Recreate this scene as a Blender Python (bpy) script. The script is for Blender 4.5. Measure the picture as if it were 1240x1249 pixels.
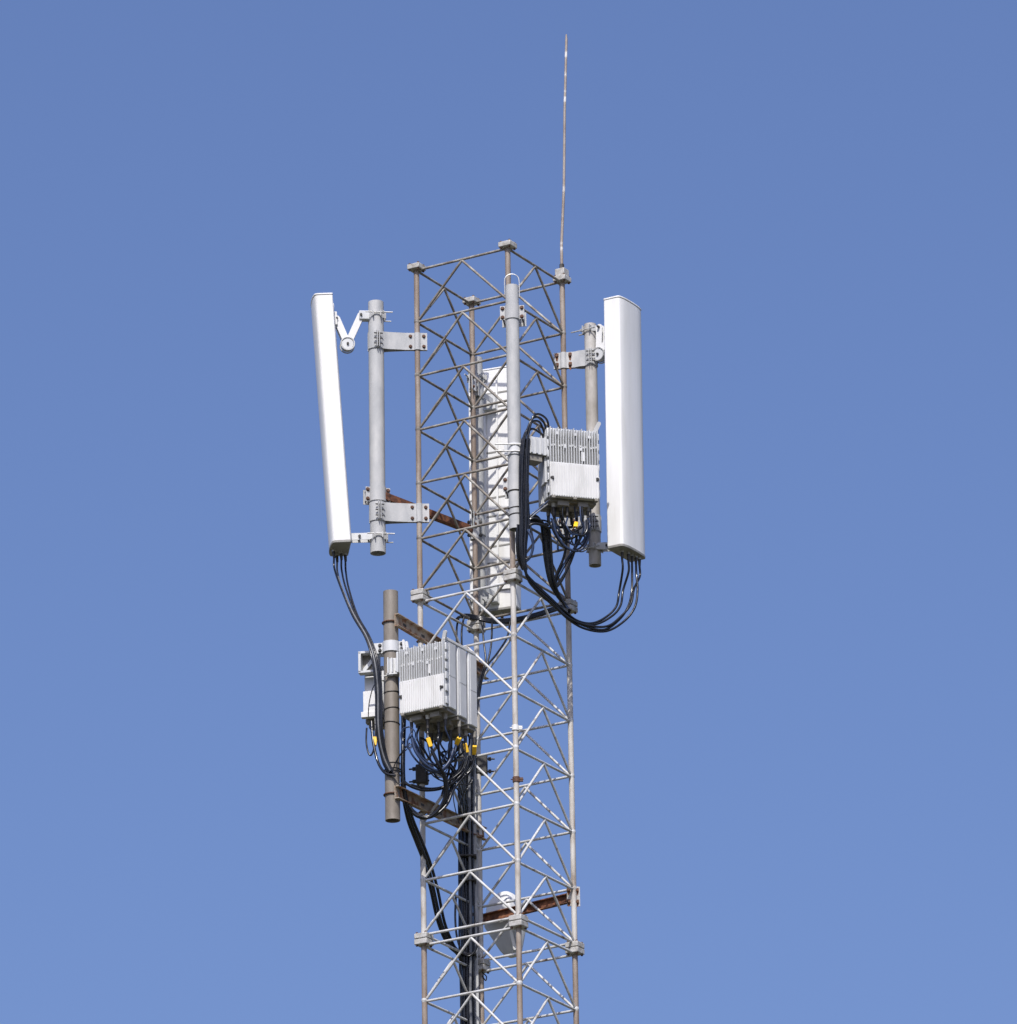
import bpy, math, random
import numpy as np
from mathutils import Vector, Matrix, Quaternion

for o in list(bpy.data.objects):
    bpy.data.objects.remove(o, do_unlink=True)
scn = bpy.context.scene
COL = scn.collection
random.seed(7)

# ------------------------------------------------------------------ camera
S, YAW = 0.9064, 0.2482              # tower face width, tower yaw
CD, CAMZ, Z0 = 54.25, 1.6, 21.0      # camera distance, eye height, height of the middle tower joint
PAN, TILT, ROLL, FPX = 0.0024025, 0.35645, 0.015969, 8370.4
cp, sp, ct, st, cr, sr = math.cos(PAN), math.sin(PAN), math.cos(TILT), math.sin(TILT), math.cos(ROLL), math.sin(ROLL)
CAM = Vector((0, -CD, CAMZ))
RT = Vector((cp, -sp, 0)); FWH = Vector((sp, cp, 0))
FW = FWH * ct + Vector((0, 0, st)); UP = -FWH * st + Vector((0, 0, ct))
cam_d = bpy.data.cameras.new('camera'); cam = bpy.data.objects.new('camera', cam_d); COL.objects.link(cam)
xr = RT * cr - UP * sr; yu = RT * sr + UP * cr
m = Matrix((xr, yu, -FW)).transposed().to_4x4(); m.translation = CAM
cam.matrix_world = m
cam_d.sensor_fit = 'VERTICAL'; cam_d.sensor_height = 24.0
cam_d.lens = FPX / 1249.0 * 24.0
cam_d.clip_start = 0.5; cam_d.clip_end = 20000
scn.camera = cam

# ------------------------------------------------------------------ sky, sun, exposure
SUN_AZ, SUN_EL = math.radians(-8), math.radians(50)    # azimuth measured from the camera side
sdir = Vector((math.sin(SUN_AZ) * math.cos(SUN_EL), -math.cos(SUN_AZ) * math.cos(SUN_EL), math.sin(SUN_EL)))
world = bpy.data.worlds.new('World'); scn.world = world; world.use_nodes = True
wn = world.node_tree.nodes; wl = world.node_tree.links; wn.clear()
wo = wn.new('ShaderNodeOutputWorld'); wb = wn.new('ShaderNodeBackground')
sky = wn.new('ShaderNodeTexSky'); sky.sky_type = 'NISHITA'; sky.sun_disc = False
sky.sun_elevation = SUN_EL; sky.sun_rotation = math.atan2(sdir.x, sdir.y)
sky.altitude = 200; sky.air_density = 1.0; sky.dust_density = 5.0; sky.ozone_density = 3.0
tint = wn.new('ShaderNodeMix'); tint.data_type = 'RGBA'; tint.blend_type = 'MULTIPLY'; tint.inputs[0].default_value = 1
tint.inputs[7].default_value = (1.03, 1.095, 1.41, 1)       # colour balance of the whole sky
wl.new(sky.outputs[0], tint.inputs[6]); wl.new(tint.outputs[2], wb.inputs[0]); wb.inputs[1].default_value = 0.0985
wl.new(wb.outputs[0], wo.inputs[0])
sun_d = bpy.data.lights.new('sun', 'SUN'); sun_d.energy = 4.2; sun_d.angle = math.radians(0.53); sun_d.color = (1, 0.955, 0.89)
sun = bpy.data.objects.new('sun', sun_d); COL.objects.link(sun)
sun.rotation_euler = sdir.to_track_quat('Z', 'Y').to_euler(); sun.location = (0, -20, 60)
scn.view_settings.view_transform = 'Standard'; scn.view_settings.look = 'None'
scn.view_settings.exposure = 0.2; scn.view_settings.gamma = 1.0
scn.render.engine = 'CYCLES'

# ------------------------------------------------------------------ helpers
def V(*a): return Vector(a)
def P(u, v, y):
    """Point seen at photo position (u, v) that stands at depth y (metres beyond the mast axis)."""
    a, b = u - 620, 624.5 - v
    x_, v_ = (a * cr + b * sr) / FPX, (-a * sr + b * cr) / FPX
    d = RT * x_ + FW + UP * v_
    return CAM + d * ((y - CAM.y) / d.y)
def proj(p):
    d = p - CAM; fw = d.dot(FW); a, b = d.dot(RT) / fw * FPX, d.dot(UP) / fw * FPX
    return 620 + a * cr - b * sr, 624.5 - (a * sr + b * cr)
def Zv(v, y, u=600): return P(u, v, y).z

class MB:
    def __init__(s): s.v = []; s.f = []
    def add(s, vs, fs):
        n = len(s.v); s.v += [Vector(p) for p in vs]; s.f += [tuple(i + n for i in f) for f in fs]; return s
    def box(s, c, hx, hy, hz, ax=V(1, 0, 0), ay=V(0, 1, 0), az=V(0, 0, 1)):
        vs = [c + ax * (i * hx) + ay * (j * hy) + az * (k * hz) for i in (-1, 1) for j in (-1, 1) for k in (-1, 1)]
        fs = [(0, 1, 3, 2), (4, 6, 7, 5), (0, 4, 5, 1), (2, 3, 7, 6), (0, 2, 6, 4), (1, 5, 7, 3)]
        if ax.cross(ay).dot(az) < 0: fs = [f[::-1] for f in fs]
        return s.add(vs, fs)
    def cyl(s, p0, p1, r0, r1=None, n=16, cap=True):
        r1 = r0 if r1 is None else r1
        d = (p1 - p0).normalized(); a = d.orthogonal().normalized(); b = d.cross(a)
        vs = []
        for p, r in ((p0, r0), (p1, r1)):
            vs += [p + (a * math.cos(2 * math.pi * i / n) + b * math.sin(2 * math.pi * i / n)) * r for i in range(n)]
        fs = [(i, (i + 1) % n, n + (i + 1) % n, n + i) for i in range(n)]
        if cap: fs += [tuple(range(n - 1, -1, -1)), tuple(range(n, 2 * n))]
        return s.add(vs, fs)
    def pipe(s, p0, p1, r, wall=0.006, n=24):
        """open-ended tube with wall thickness"""
        d = (p1 - p0).normalized(); a = d.orthogonal().normalized(); b = d.cross(a)
        vs = []
        for p, rr in ((p0, r), (p1, r), (p1, r - wall), (p0, r - wall)):
            vs += [p + (a * math.cos(2 * math.pi * i / n) + b * math.sin(2 * math.pi * i / n)) * rr for i in range(n)]
        fs = []
        for k in range(4):
            k2 = (k + 1) % 4
            fs += [(k * n + i, k * n + (i + 1) % n, k2 * n + (i + 1) % n, k2 * n + i) for i in range(n)]
        return s.add(vs, fs)
    def tube(s, pts, r, n=8):
        N = len(pts); vs = []; fs = []
        t0 = (pts[1] - pts[0]).normalized(); a = t0.orthogonal().normalized()
        for i, p in enumerate(pts):
            t = (pts[min(i + 1, N - 1)] - pts[max(i - 1, 0)]).normalized()
            a = (a - t * a.dot(t)).normalized(); b = t.cross(a)
            rr = r[i] if isinstance(r, (list, tuple)) else r
            vs += [p + (a * math.cos(2 * math.pi * k / n) + b * math.sin(2 * math.pi * k / n)) * rr for k in range(n)]
        for i in range(N - 1):
            fs += [(i * n + k, i * n + (k + 1) % n, (i + 1) * n + (k + 1) % n, (i + 1) * n + k) for k in range(n)]
        fs += [tuple(range(n - 1, -1, -1)), tuple((N - 1) * n + k for k in range(n))]
        return s.add(vs, fs)
    def prism(s, poly, o, a, b, d0, d1):
        """polygon (list of 2-d points in axes a, b) extruded along a x b from d0 to d1"""
        w = a.cross(b).normalized(); n = len(poly)
        vs = [o + a * p[0] + b * p[1] + w * d0 for p in poly] + [o + a * p[0] + b * p[1] + w * d1 for p in poly]
        fs = [(i, (i + 1) % n, n + (i + 1) % n, n + i) for i in range(n)] + [tuple(range(n - 1, -1, -1)), tuple(range(n, 2 * n))]
        ar = sum(poly[i][0] * poly[(i + 1) % n][1] - poly[(i + 1) % n][0] * poly[i][1] for i in range(n))
        if (ar < 0) != (d1 < d0): fs = [f[::-1] for f in fs]
        return s.add(vs, fs)
    def strip(s, pts, t, o, a, b, z0, z1):
        """bent plate: plan polyline (axes a, b) of thickness t, standing from z0 to z1"""
        N = len(pts); L = []; R = []
        for i in range(N):
            q0 = Vector(pts[max(i - 1, 0)]); q1 = Vector(pts[min(i + 1, N - 1)])
            d = (q1 - q0).normalized(); nn = Vector((-d.y, d.x)); q = Vector(pts[i])
            L.append(q + nn * t / 2); R.append(q - nn * t / 2)
        vs = []; fs = []
        for z in (z0, z1):
            for q in L: vs.append(o + a * q.x + b * q.y + V(0, 0, z))
            for q in R: vs.append(o + a * q.x + b * q.y + V(0, 0, z))
        H = 2 * N
        for i in range(N - 1):
            fs += [(i, i + 1, H + i + 1, H + i), (N + i + 1, N + i, H + N + i, H + N + i + 1),
                   (i + 1, i, N + i, N + i + 1), (H + i, H + i + 1, H + N + i + 1, H + N + i)]
        fs += [(N, 0, H, H + N), (N - 1, 2 * N - 1, H + 2 * N - 1, H + N - 1)]
        return s.add(vs, fs)
    def bar(s, A, B, wd, th, nrm):
        """flat bar with rounded ends from A to B, lying square to nrm"""
        d = (B - A); L = d.length; d.normalize(); e = nrm.cross(d).normalized(); poly = []
        for i in range(9):
            q = math.pi / 2 + math.pi * i / 8; poly.append((math.cos(q) * wd / 2, math.sin(q) * wd / 2))
        for i in range(9):
            q = -math.pi / 2 + math.pi * i / 8; poly.append((L + math.cos(q) * wd / 2, math.sin(q) * wd / 2))
        return s.prism(poly, A, d, e, -th / 2, th / 2)
    def torus(s, c, ax, R, r, n=24, k=6):
        a = ax.orthogonal().normalized(); b = ax.normalized().cross(a); vs = []; fs = []
        for i in range(n):
            q = 2 * math.pi * i / n; e = a * math.cos(q) + b * math.sin(q)
            vs += [c + e * (R + r * math.cos(2 * math.pi * j / k)) + ax.normalized() * (r * math.sin(2 * math.pi * j / k)) for j in range(k)]
        for i in range(n):
            for j in range(k):
                i2, j2 = (i + 1) % n, (j + 1) % k
                fs.append((i * k + j, i2 * k + j, i2 * k + j2, i * k + j2))
        return s.add(vs, fs)

WLOC = {}
def make_mesh(name, mb, mt, origin, sharp=40):
    me = bpy.data.meshes.new(name)
    me.from_pydata([tuple(p - origin) for p in mb.v], [], mb.f); me.update()
    me.materials.append(mt)
    me.polygons.foreach_set('use_smooth', [True] * len(me.polygons))
    me.set_sharp_from_angle(angle=math.radians(sharp))
    return me
def obj(name, mb, mt, parent=None, bevel=0, kind=None, label=None):
    n = len(mb.v); c = Vector((0, 0, 0))
    for p in mb.v: c += p
    c /= n
    me = make_mesh(name, mb, mt, c)
    o = bpy.data.objects.new(name, me); COL.objects.link(o)
    if parent is not None:
        o.parent = parent; o.location = c - WLOC[parent.name]
    else:
        o.location = c
    WLOC[o.name] = c
    if bevel:
        b = o.modifiers.new('bevel', 'BEVEL'); b.width = bevel; b.segments = 2; b.limit_method = 'ANGLE'; b.angle_limit = math.radians(40)
    if kind: o['kind'] = kind
    if label: o['label'] = label
    return o
def tag(o, label, cat, group=None):
    o['label'] = label; o['category'] = cat
    if group: o['group'] = group
    return o
def thing(name, label, cat, loc, group=None):
    o = bpy.data.objects.new(name, None); COL.objects.link(o); o.location = loc; o.empty_display_size = 0.1
    WLOC[o.name] = Vector(loc); return tag(o, label, cat, group)
def node(name, parent, loc):
    """an empty part that parents sub-parts"""
    o = bpy.data.objects.new(name, None); COL.objects.link(o); o.parent = parent
    o.location = Vector(loc) - WLOC[parent.name]; o.empty_display_size = 0.1; WLOC[o.name] = Vector(loc); return o
def shared(name, me, p0, p1, parent, roll=0):
    o = bpy.data.objects.new(name, me); COL.objects.link(o); o.parent = parent
    o.location = p0 - WLOC[parent.name]; o.rotation_mode = 'QUATERNION'
    o.rotation_quaternion = (p1 - p0).to_track_quat('Z', 'Y') @ Quaternion((0, 0, 1), roll)
    return o

# ------------------------------------------------------------------ materials
MATS = {}
def mat(name, stops, scale=6, rough=.55, metal=0, bump=0, stretch=(1, 1, 1), bscale=60, spec=.5, detail=6):
    mt = bpy.data.materials.new(name); mt.use_nodes = True; nt = mt.node_tree; N = nt.nodes; L = nt.links
    bs = N['Principled BSDF']
    g = N.new('ShaderNodeNewGeometry'); mp = N.new('ShaderNodeMapping'); mp.inputs['Scale'].default_value = stretch
    L.new(g.outputs['Position'], mp.inputs['Vector'])
    nz = N.new('ShaderNodeTexNoise'); nz.inputs['Scale'].default_value = scale; nz.inputs['Detail'].default_value = detail
    nz.inputs['Roughness'].default_value = .62
    L.new(mp.outputs[0], nz.inputs['Vector'])
    rp = N.new('ShaderNodeValToRGB'); cr_ = rp.color_ramp
    while len(cr_.elements) < len(stops): cr_.elements.new(.5)
    for e, (p, c) in zip(cr_.elements, stops):
        e.position = p; e.color = (*c, 1)
    L.new(nz.outputs['Fac'], rp.inputs[0]); L.new(rp.outputs[0], bs.inputs['Base Color'])
    mr = N.new('ShaderNodeMapRange'); mr.inputs[1].default_value = .3; mr.inputs[2].default_value = .7
    mr.inputs[3].default_value = max(.05, rough - .1); mr.inputs[4].default_value = min(1, rough + .12)
    n2 = N.new('ShaderNodeTexNoise'); n2.inputs['Scale'].default_value = scale * 3
    L.new(mp.outputs[0], n2.inputs['Vector']); L.new(n2.outputs['Fac'], mr.inputs[0]); L.new(mr.outputs[0], bs.inputs['Roughness'])
    bs.inputs['Metallic'].default_value = metal; bs.inputs['Specular IOR Level'].default_value = spec
    if bump:
        n3 = N.new('ShaderNodeTexNoise'); n3.inputs['Scale'].default_value = bscale; n3.inputs['Detail'].default_value = 4
        L.new(g.outputs['Position'], n3.inputs['Vector'])
        bp = N.new('ShaderNodeBump'); bp.inputs['Strength'].default_value = bump; bp.inputs['Distance'].default_value = .004
        L.new(n3.outputs['Fac'], bp.inputs['Height']); L.new(bp.outputs[0], bs.inputs['Normal'])
    MATS[name] = mt; return mt

M_leg_tan = mat('faded_tan_paint', [(.3, (.15, .11, .082)), (.5, (.23, .182, .145)), (.66, (.3, .26, .22)), (.8, (.38, .36, .33))], 9, .6, bump=.3, stretch=(1, 1, .35))
M_leg_white = mat('chalky_white_paint', [(.3, (.22, .175, .135)), (.43, (.38, .35, .31)), (.62, (.5, .485, .455))], 8, .55, bump=.2, stretch=(1, 1, .4))
M_brace_tan = mat('weathered_brace_paint', [(.3, (.1, .082, .065)), (.5, (.185, .165, .14)), (.68, (.33, .32, .29))], 11, .6, bump=.3)
M_brace_white = mat('white_brace_paint', [(.3, (.17, .13, .1)), (.41, (.39, .385, .37)), (.6, (.5, .505, .505))], 11, .5, bump=.2)
M_galv = mat('galvanised_steel', [(.3, (.31, .32, .325)), (.52, (.38, .385, .385)), (.72, (.45, .45, .44))], 10, .62, bump=.15, stretch=(1, 1, .5))
M_galv_warm = mat('stained_galvanised_steel', [(.3, (.28, .26, .23)), (.5, (.38, .36, .33)), (.7, (.45, .44, .42))], 9, .62, bump=.2, stretch=(1, 1, .5))
M_plate = mat('flange_paint', [(.3, (.24, .22, .18)), (.5, (.38, .37, .345)), (.7, (.48, .475, .46))], 22, .55, bump=.3)
M_brown = mat('taupe_pole_coating', [(.3, (.15, .13, .105)), (.55, (.205, .18, .15)), (.75, (.25, .225, .19))], 8, .55, bump=.2, stretch=(1, 1, .4))
M_white = mat('antenna_white', [(.3, (.6, .595, .57)), (.42, (.66, .66, .645)), (.62, (.72, .72, .71))], 7, .42, stretch=(1, 1, .12))
M_cap = mat('antenna_cap_grey', [(.3, (.17, .165, .15)), (.6, (.26, .255, .235))], 12, .5)
M_rru = mat('radio_unit_paint', [(.3, (.44, .45, .46)), (.6, (.55, .56, .56))], 6, .5, stretch=(1, 1, .4))
M_rruw = mat('radio_cover_white', [(.3, (.5, .5, .485)), (.55, (.61, .61, .6))], 9, .5, stretch=(1, 1, .3))
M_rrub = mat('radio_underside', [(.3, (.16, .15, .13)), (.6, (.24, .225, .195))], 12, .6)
M_dark = mat('dark_fitting', [(.3, (.015, .014, .013)), (.7, (.05, .045, .04))], 30, .55)
M_zinc = mat('zinc_hardware', [(.3, (.3, .3, .29)), (.6, (.5, .5, .48))], 30, .4, metal=.4)
M_bolt = mat('rusty_bolt', [(.35, (.05, .025, .015)), (.6, (.12, .055, .03)), (.75, (.2, .1, .05))], 60, .75)
M_rust = mat('rusted_steel', [(.3, (.035, .018, .012)), (.45, (.1, .04, .022)), (.58, (.2, .075, .032)), (.72, (.3, .15, .08))], 16, .8, bump=.5)
M_rustch = mat('rusty_channel_paint', [(.34, (.06, .03, .016)), (.43, (.22, .1, .045)), (.5, (.27, .205, .145)), (.7, (.36, .315, .255))], 12, .7, bump=.4)
M_stain = mat('rust_stain', [(.35, (.06, .022, .012)), (.6, (.2, .08, .03))], 50, .85)
M_cab = mat('cable_black', [(.3, (.005, .006, .008)), (.7, (.011, .012, .016))], 12, .22, spec=.42)
M_cabb = mat('cable_blue_black', [(.3, (.012, .022, .055)), (.7, (.03, .048, .1))], 12, .33)
M_cabg = mat('cable_grey', [(.3, (.07, .075, .085)), (.7, (.16, .165, .17))], 12, .4)
M_yel = mat('yellow_tag', [(.3, (.75, .42, .01)), (.7, (.85, .52, .02))], 40, .5)
M_rod = mat('lightning_rod_metal', [(.4, (.22, .175, .14)), (.56, (.31, .27, .235)), (.63, (.6, .58, .55))], 5, .5, stretch=(.2, .2, 1))
M_ground = mat('dry_ground', [(.3, (.07, .06, .04)), (.5, (.085, .08, .045)), (.7, (.055, .07, .03))], .05, .95)

# ------------------------------------------------------------------ ground
mb = MB(); G = 6000; mb.add([V(-G, -G, 0), V(G, -G, 0), V(G, G, 0), V(-G, G, 0)], [(0, 1, 2, 3)])
g = obj('ground', mb, M_ground); g['kind'] = 'structure'

# ------------------------------------------------------------------ lattice tower
RR = S / math.sqrt(2)
LEG = {}
for k, a in (('F', -90), ('R', 0), ('B', 90), ('L', 180)):
    q = math.radians(a) + YAW; LEG[k] = V(RR * math.cos(q), RR * math.sin(q), 0)
tower = thing('lattice_tower', 'tall square lattice mast of weathered tan and white painted steel tubes', 'tower', (0, 0, 0))
RL, RB = .0235, .0112
BAY = 2.94 / 6
ringk = ['L', 'F', 'R', 'B']
def leg_ax(): return (LEG['F'] - LEG['L']).normalized(), (LEG['B'] - LEG['L']).normalized()
eF, eB = leg_ax()
def shared_cyl(name, r, L, mt, n=12):
    return make_mesh(name, MB().cyl(V(0, 0, 0), V(0, 0, L), r, n=n), mt, V(0, 0, 0))
def section(zb, m_leg, m_brace, bottom_brace):
    sec = node('tower_section', tower, V(0, 0, zb))
    ml = shared_cyl('leg', RL, 2.998, m_leg, 20); mh = shared_cyl('horizontal_brace', RB, S - 2 * RL + .01, m_brace)
    zt = zb + 2.965
    half = (LEG['F'] - LEG['L']).length / 2
    dl = math.sqrt((half - RL) ** 2 + (BAY - .03) ** 2); md = shared_cyl('diagonal_brace', RB * .96, dl, m_brace)
    mp = make_mesh('flange_plate', MB().box(V(0, 0, 0), 0.06, .06, .023, eF, eB), M_plate, V(0, 0, 0))
    mbolt = make_mesh('flange_bolt', MB().cyl(V(0, 0, -.036), V(0, 0, .036), .006, n=8).cyl(V(0, 0, -.033), V(0, 0, -.023), .0105, n=6).cyl(V(0, 0, .023), V(0, 0, .033), .0105, n=6), M_bolt, V(0, 0, 0))
    mw = make_mesh('weld_collar', MB().cyl(V(0, 0, -.016), V(0, 0, 0), RL + .0005, RL + .0035, n=14).cyl(V(0, 0, 0), V(0, 0, .018), RL + .0035, RL + .0005, n=14), m_brace, V(0, 0, 0))
    for k in ringk:
        shared('leg', ml, LEG[k] + V(0, 0, zb + .001), LEG[k] + V(0, 0, zb + 3), sec)
        for zz in ((zb + .025, zb + 3 - .025) if bottom_brace else (zb + 3 - .025,)):
            o = bpy.data.objects.new('flange_plate', mp); COL.objects.link(o); o.parent = sec
            o.location = LEG[k] + V(0, 0, zz - zb)
            b = o.modifiers.new('bevel', 'BEVEL'); b.width = .006; b.segments = 2
            for sx in (-1, 1):
                for sy in (-1, 1):
                    bo = bpy.data.objects.new('flange_bolt', mbolt); COL.objects.link(bo); bo.parent = sec
                    bo.location = LEG[k] + eF * (.042 * sx) + eB * (.042 * sy) + V(0, 0, zz - zb)
    for i in range(4):
        A, B = LEG[ringk[i]], LEG[ringk[(i + 1) % 4]]; d = (B - A).normalized()
        for k in range(7 if bottom_brace else 6):
            z = zt - k * BAY - (.0 if k else .012)
            if k == 6: z = zb + .045
            p0, p1 = A + d * (RL - .005) + V(0, 0, z), B - d * (RL - .005) + V(0, 0, z)
            shared('horizontal_brace', mh, p0 + V(0, 0, random.uniform(-.006, .006)), p1 + V(0, 0, random.uniform(-.006, .006)), sec, random.random() * 6)
            if k < 6:
                mid = (A + B) / 2 + V(0, 0, z - .012)
                for e, sg in ((A, 1), (B, -1)):
                    q = e + d * (sg * RL) + V(0, 0, zt - (k + 1) * BAY + (.022 if k < 5 else .05))
                    o = shared('diagonal_brace', md, mid, q, sec, random.random() * 6)
                    o.scale = (1, 1, (q - mid).length / dl)
            if 0 < k < 6:
                o = bpy.data.objects.new('weld_collar', mw); COL.objects.link(o); o.parent = sec
                o.location = A + V(0, 0, z - zb + .004)
    return sec
section(Z0, M_leg_tan, M_brace_tan, True)
sec_mid = section(Z0 - 3, M_leg_white, M_brace_white, True)
section(Z0 - 6, M_leg_tan, M_brace_white, True)
# the part of the mast below the picture, down to the ground
mb = MB()
for zb in range(0, 15, 3):
    for i in range(4):
        A, B = LEG[ringk[i]], LEG[ringk[(i + 1) % 4]]
        mb.cyl(A + V(0, 0, zb), A + V(0, 0, zb + 2.999), RL, n=10)
        for k in range(6):
            z = zb + 2.96 - k * BAY; M_ = (A + B) / 2 + V(0, 0, z)
            mb.cyl(A + V(0, 0, z), B + V(0, 0, z), RB, n=6)
            mb.cyl(M_, A + V(0, 0, z - BAY + .02), RB, n=6); mb.cyl(M_, B + V(0, 0, z - BAY + .02), RB, n=6)
obj('lower_bracing', mb, M_brace_white, tower, kind='stuff')
# small clamps left on the front leg
for v_, mt in ((888, M_rruw), (951, M_bolt)):
    z = Zv(v_, LEG['F'].y, 628)
    mb = MB(); c = LEG['F'] + V(0, 0, z); mb.cyl(c - V(0, 0, .022), c + V(0, 0, .022), RL + .007, n=16)
    mb.box(c + V(.036, .0, 0), .02, .012, .016); mb.cyl(c + V(-.045, -.01, 0), c + V(.06, -.01, 0), .005, n=8)
    obj('leg_clamp', mb, mt, tower)

# ------------------------------------------------------------------ lightning rod
zr = Z0 + 3
b0 = LEG['R'] + V(0, 0, zr - .002)
rod = thing('lightning_rod', 'long thin weathered lightning rod rising from a corner of the mast top', 'lightning rod', b0)
obj('socket', MB().box(b0 + V(0, 0, .035), .045, .045, .035, eF, eB), M_plate, rod, bevel=.006)
tip = P(690.5, 42, LEG['R'].y)
mid_ = P(687.6, 230, LEG['R'].y)
obj('rod', MB().tube([b0 + V(0, 0, .06), b0 + V(.001, 0, .3), mid_, (mid_ + tip) / 2 + V(-.004, 0, 0), tip - V(0, 0, .05), tip],
                     [.0135, .013, .012, .0115, .011, .006], 10), M_rod, rod)
obj('lock_nut', MB().cyl(b0 + V(0, 0, .068), b0 + V(0, 0, .12), .021, n=6), M_dark, rod)

# ------------------------------------------------------------------ fittings
def arc(c, r, a0, a1, n=12):
    return [(c[0] + r * math.cos(math.radians(a0 + (a1 - a0) * i / n)), c[1] + r * math.sin(math.radians(a0 + (a1 - a0) * i / n))) for i in range(n + 1)]
def bolts(parent, pts, nrm, r=.011, h=.012, mt=None, name='bolt'):
    for p in pts:
        mb = MB(); mb.cyl(p, p + nrm * .003, r * 1.45, n=12); mb.cyl(p + nrm * .003, p + nrm * (h + .003), r, n=6)
        obj(name, mb, mt or M_bolt, parent)
def standoff(parent, pc, rp, lc, rl, z, h, ears=True, stain=False, ear_az=0, mt=None, tail=.06):
    """two-shell pipe bracket: wraps the pole, reaches over to the tower leg and clamps round it"""
    mt = mt or M_galv
    e1 = (lc - pc); e1.z = 0; dd = e1.length; e1.normalize(); e2 = V(e1.y, -e1.x, 0)
    if e2.y > 0: e2 = -e2
    br = node('standoff_bracket', parent, V(pc.x, pc.y, z))
    o = V(pc.x, pc.y, z)
    for sg, nm in ((1, 'front_shell'), (-1, 'rear_shell')):
        g_ = .011
        pts = arc((0, 0), rp + .005, 168, 38, 14)
        pts += [(rp + .045, .03), (dd - rl - .075, g_ + .002), (dd - rl - .012, g_)] + arc((dd, 0), rl + .005, 152, 28, 8) + [(dd + rl + .012, g_), (dd + rl + tail, g_)]
        pts = [(p[0], p[1] * sg) for p in pts]
        obj(nm, MB().strip(pts, .006, o, e1, e2, -h / 2, h / 2), mt, br)
    bz = h * .3
    pts = [o + e1 * x + e2 * .014 + V(0, 0, q) for x in (dd - rl - .035, dd + rl + .032) for q in (-bz, bz)]
    bolts(br, pts, e2)
    if stain:
        for x in (dd - rl - .035, dd + rl + .032):
            for q in (-bz, bz):
                w = .016
                poly = [(-w, .02), (-w * .9, -.005), (-w * .45, -.045), (0, -.052), (w * .5, -.04), (w, 0), (w * .8, .022), (0, .026)]
                obj('rust_stain', MB().prism(poly, o + e1 * x + e2 * .0143 + V(0, 0, q), e1, V(0, 0, 1), -.0012, .0012), M_stain, br)
    if ears:
        # split flanges that close the two shells on the camera side of the pole
        a = math.radians(ear_az); n_ = V(math.sin(a), -math.cos(a), 0); t_ = V(math.cos(a), math.sin(a), 0)
        for sx in (-1, 1):
            obj('shell_flange', MB().box(o + n_ * (rp + .022) + t_ * (.009 * sx), .003, .018, h / 2 - .002, t_, n_), mt, br)
        for q in (-bz, 0, bz):
            p = o + n_ * (rp + .024) + V(0, 0, q)
            obj('clamp_screw', MB().cyl(p - t_ * .035, p + t_ * .04, .0055, n=8), M_dark, br)
    return br
def band_clamp(parent, pc, rp, z, h, n_, ear=.045, mt=None, rear=.05):
    """half-shell with two flat bolted ears in front of a pole, and its counter plate behind"""
    mt = mt or M_galv; t_ = V(-n_.y, n_.x, 0); o = V(pc.x, pc.y, z)
    br = node('pipe_clamp', parent, o)
    pts = [(-(rp + ear), .012), (-(rp + .004), .012)] + arc((0, 0), rp + .005, 168, 12, 14) + [(rp + .004, .012), (rp + ear, .012)]
    obj('front_shell', MB().strip(pts, .006, o, t_, n_, -h / 2, h / 2), mt, br)
    obj('rear_plate', MB().box(o - n_ * rear, rp + ear, .004, h / 2, t_, n_), mt, br)
    bolts(br, [o + t_ * (sx * (rp + ear * .55)) + n_ * .0155 + V(0, 0, q) for sx in (-1, 1) for q in (-h * .32, h * .32)], n_, r=.012)
    for sx in (-1, 1):
        for q in (-h * .32, h * .32):
            p = o + t_ * (sx * (rp + ear * .55)) + V(0, 0, q)
            obj('clamp_screw', MB().cyl(p - n_ * (rear + .03), p + n_ * .01, .006, n=8), M_dark, br)
    return br
def rod_clamp(parent, pc, rp, z, n_, reach=.08, back=.07, h=.05, mt=None):
    """V-block antenna clamp: jaws either side of the pole pulled together by two threaded rods along n_"""
    mt = mt or M_galv; t_ = V(-n_.y, n_.x, 0); o = V(pc.x, pc.y, z)
    br = node('antenna_clamp', parent, o)
    for sg in (1, -1):
        pts = [(-rp - .03, .02), (-rp * .75, .02), (-rp * .3, rp + .004), (rp * .3, rp + .004), (rp * .75, .02), (rp + .03, .02)]
        pts = [(p[0], sg * (p[1] + .012)) for p in pts]
        obj('clamp_jaw', MB().strip(pts, .007, o, t_, n_, -h / 2, h / 2), mt, br)
    for sx in (-1, 1):
        p = o + t_ * (sx * (rp + .014)) + V(0, 0, .01 * sx)
        obj('threaded_rod', MB().cyl(p - n_ * (rp + back), p + n_ * (rp + .03), .0058, n=8), M_zinc, br)
        q = p - n_ * (rp * .55 + .012)
        obj('nut', MB().cyl(q, q - n_ * .016, .014, n=6), M_zinc, br)
    return br
def ties(parent, pc, rp, zs, r=.0045, tilt=.0):
    for z in zs:
        a = V(random.uniform(-.12, .12), random.uniform(-.12, .12), 1).normalized()
        obj('cable_tie', MB().torus(V(pc.x, pc.y, z), a, rp + .002, r, 24, 5), M_dark, parent)

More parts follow.
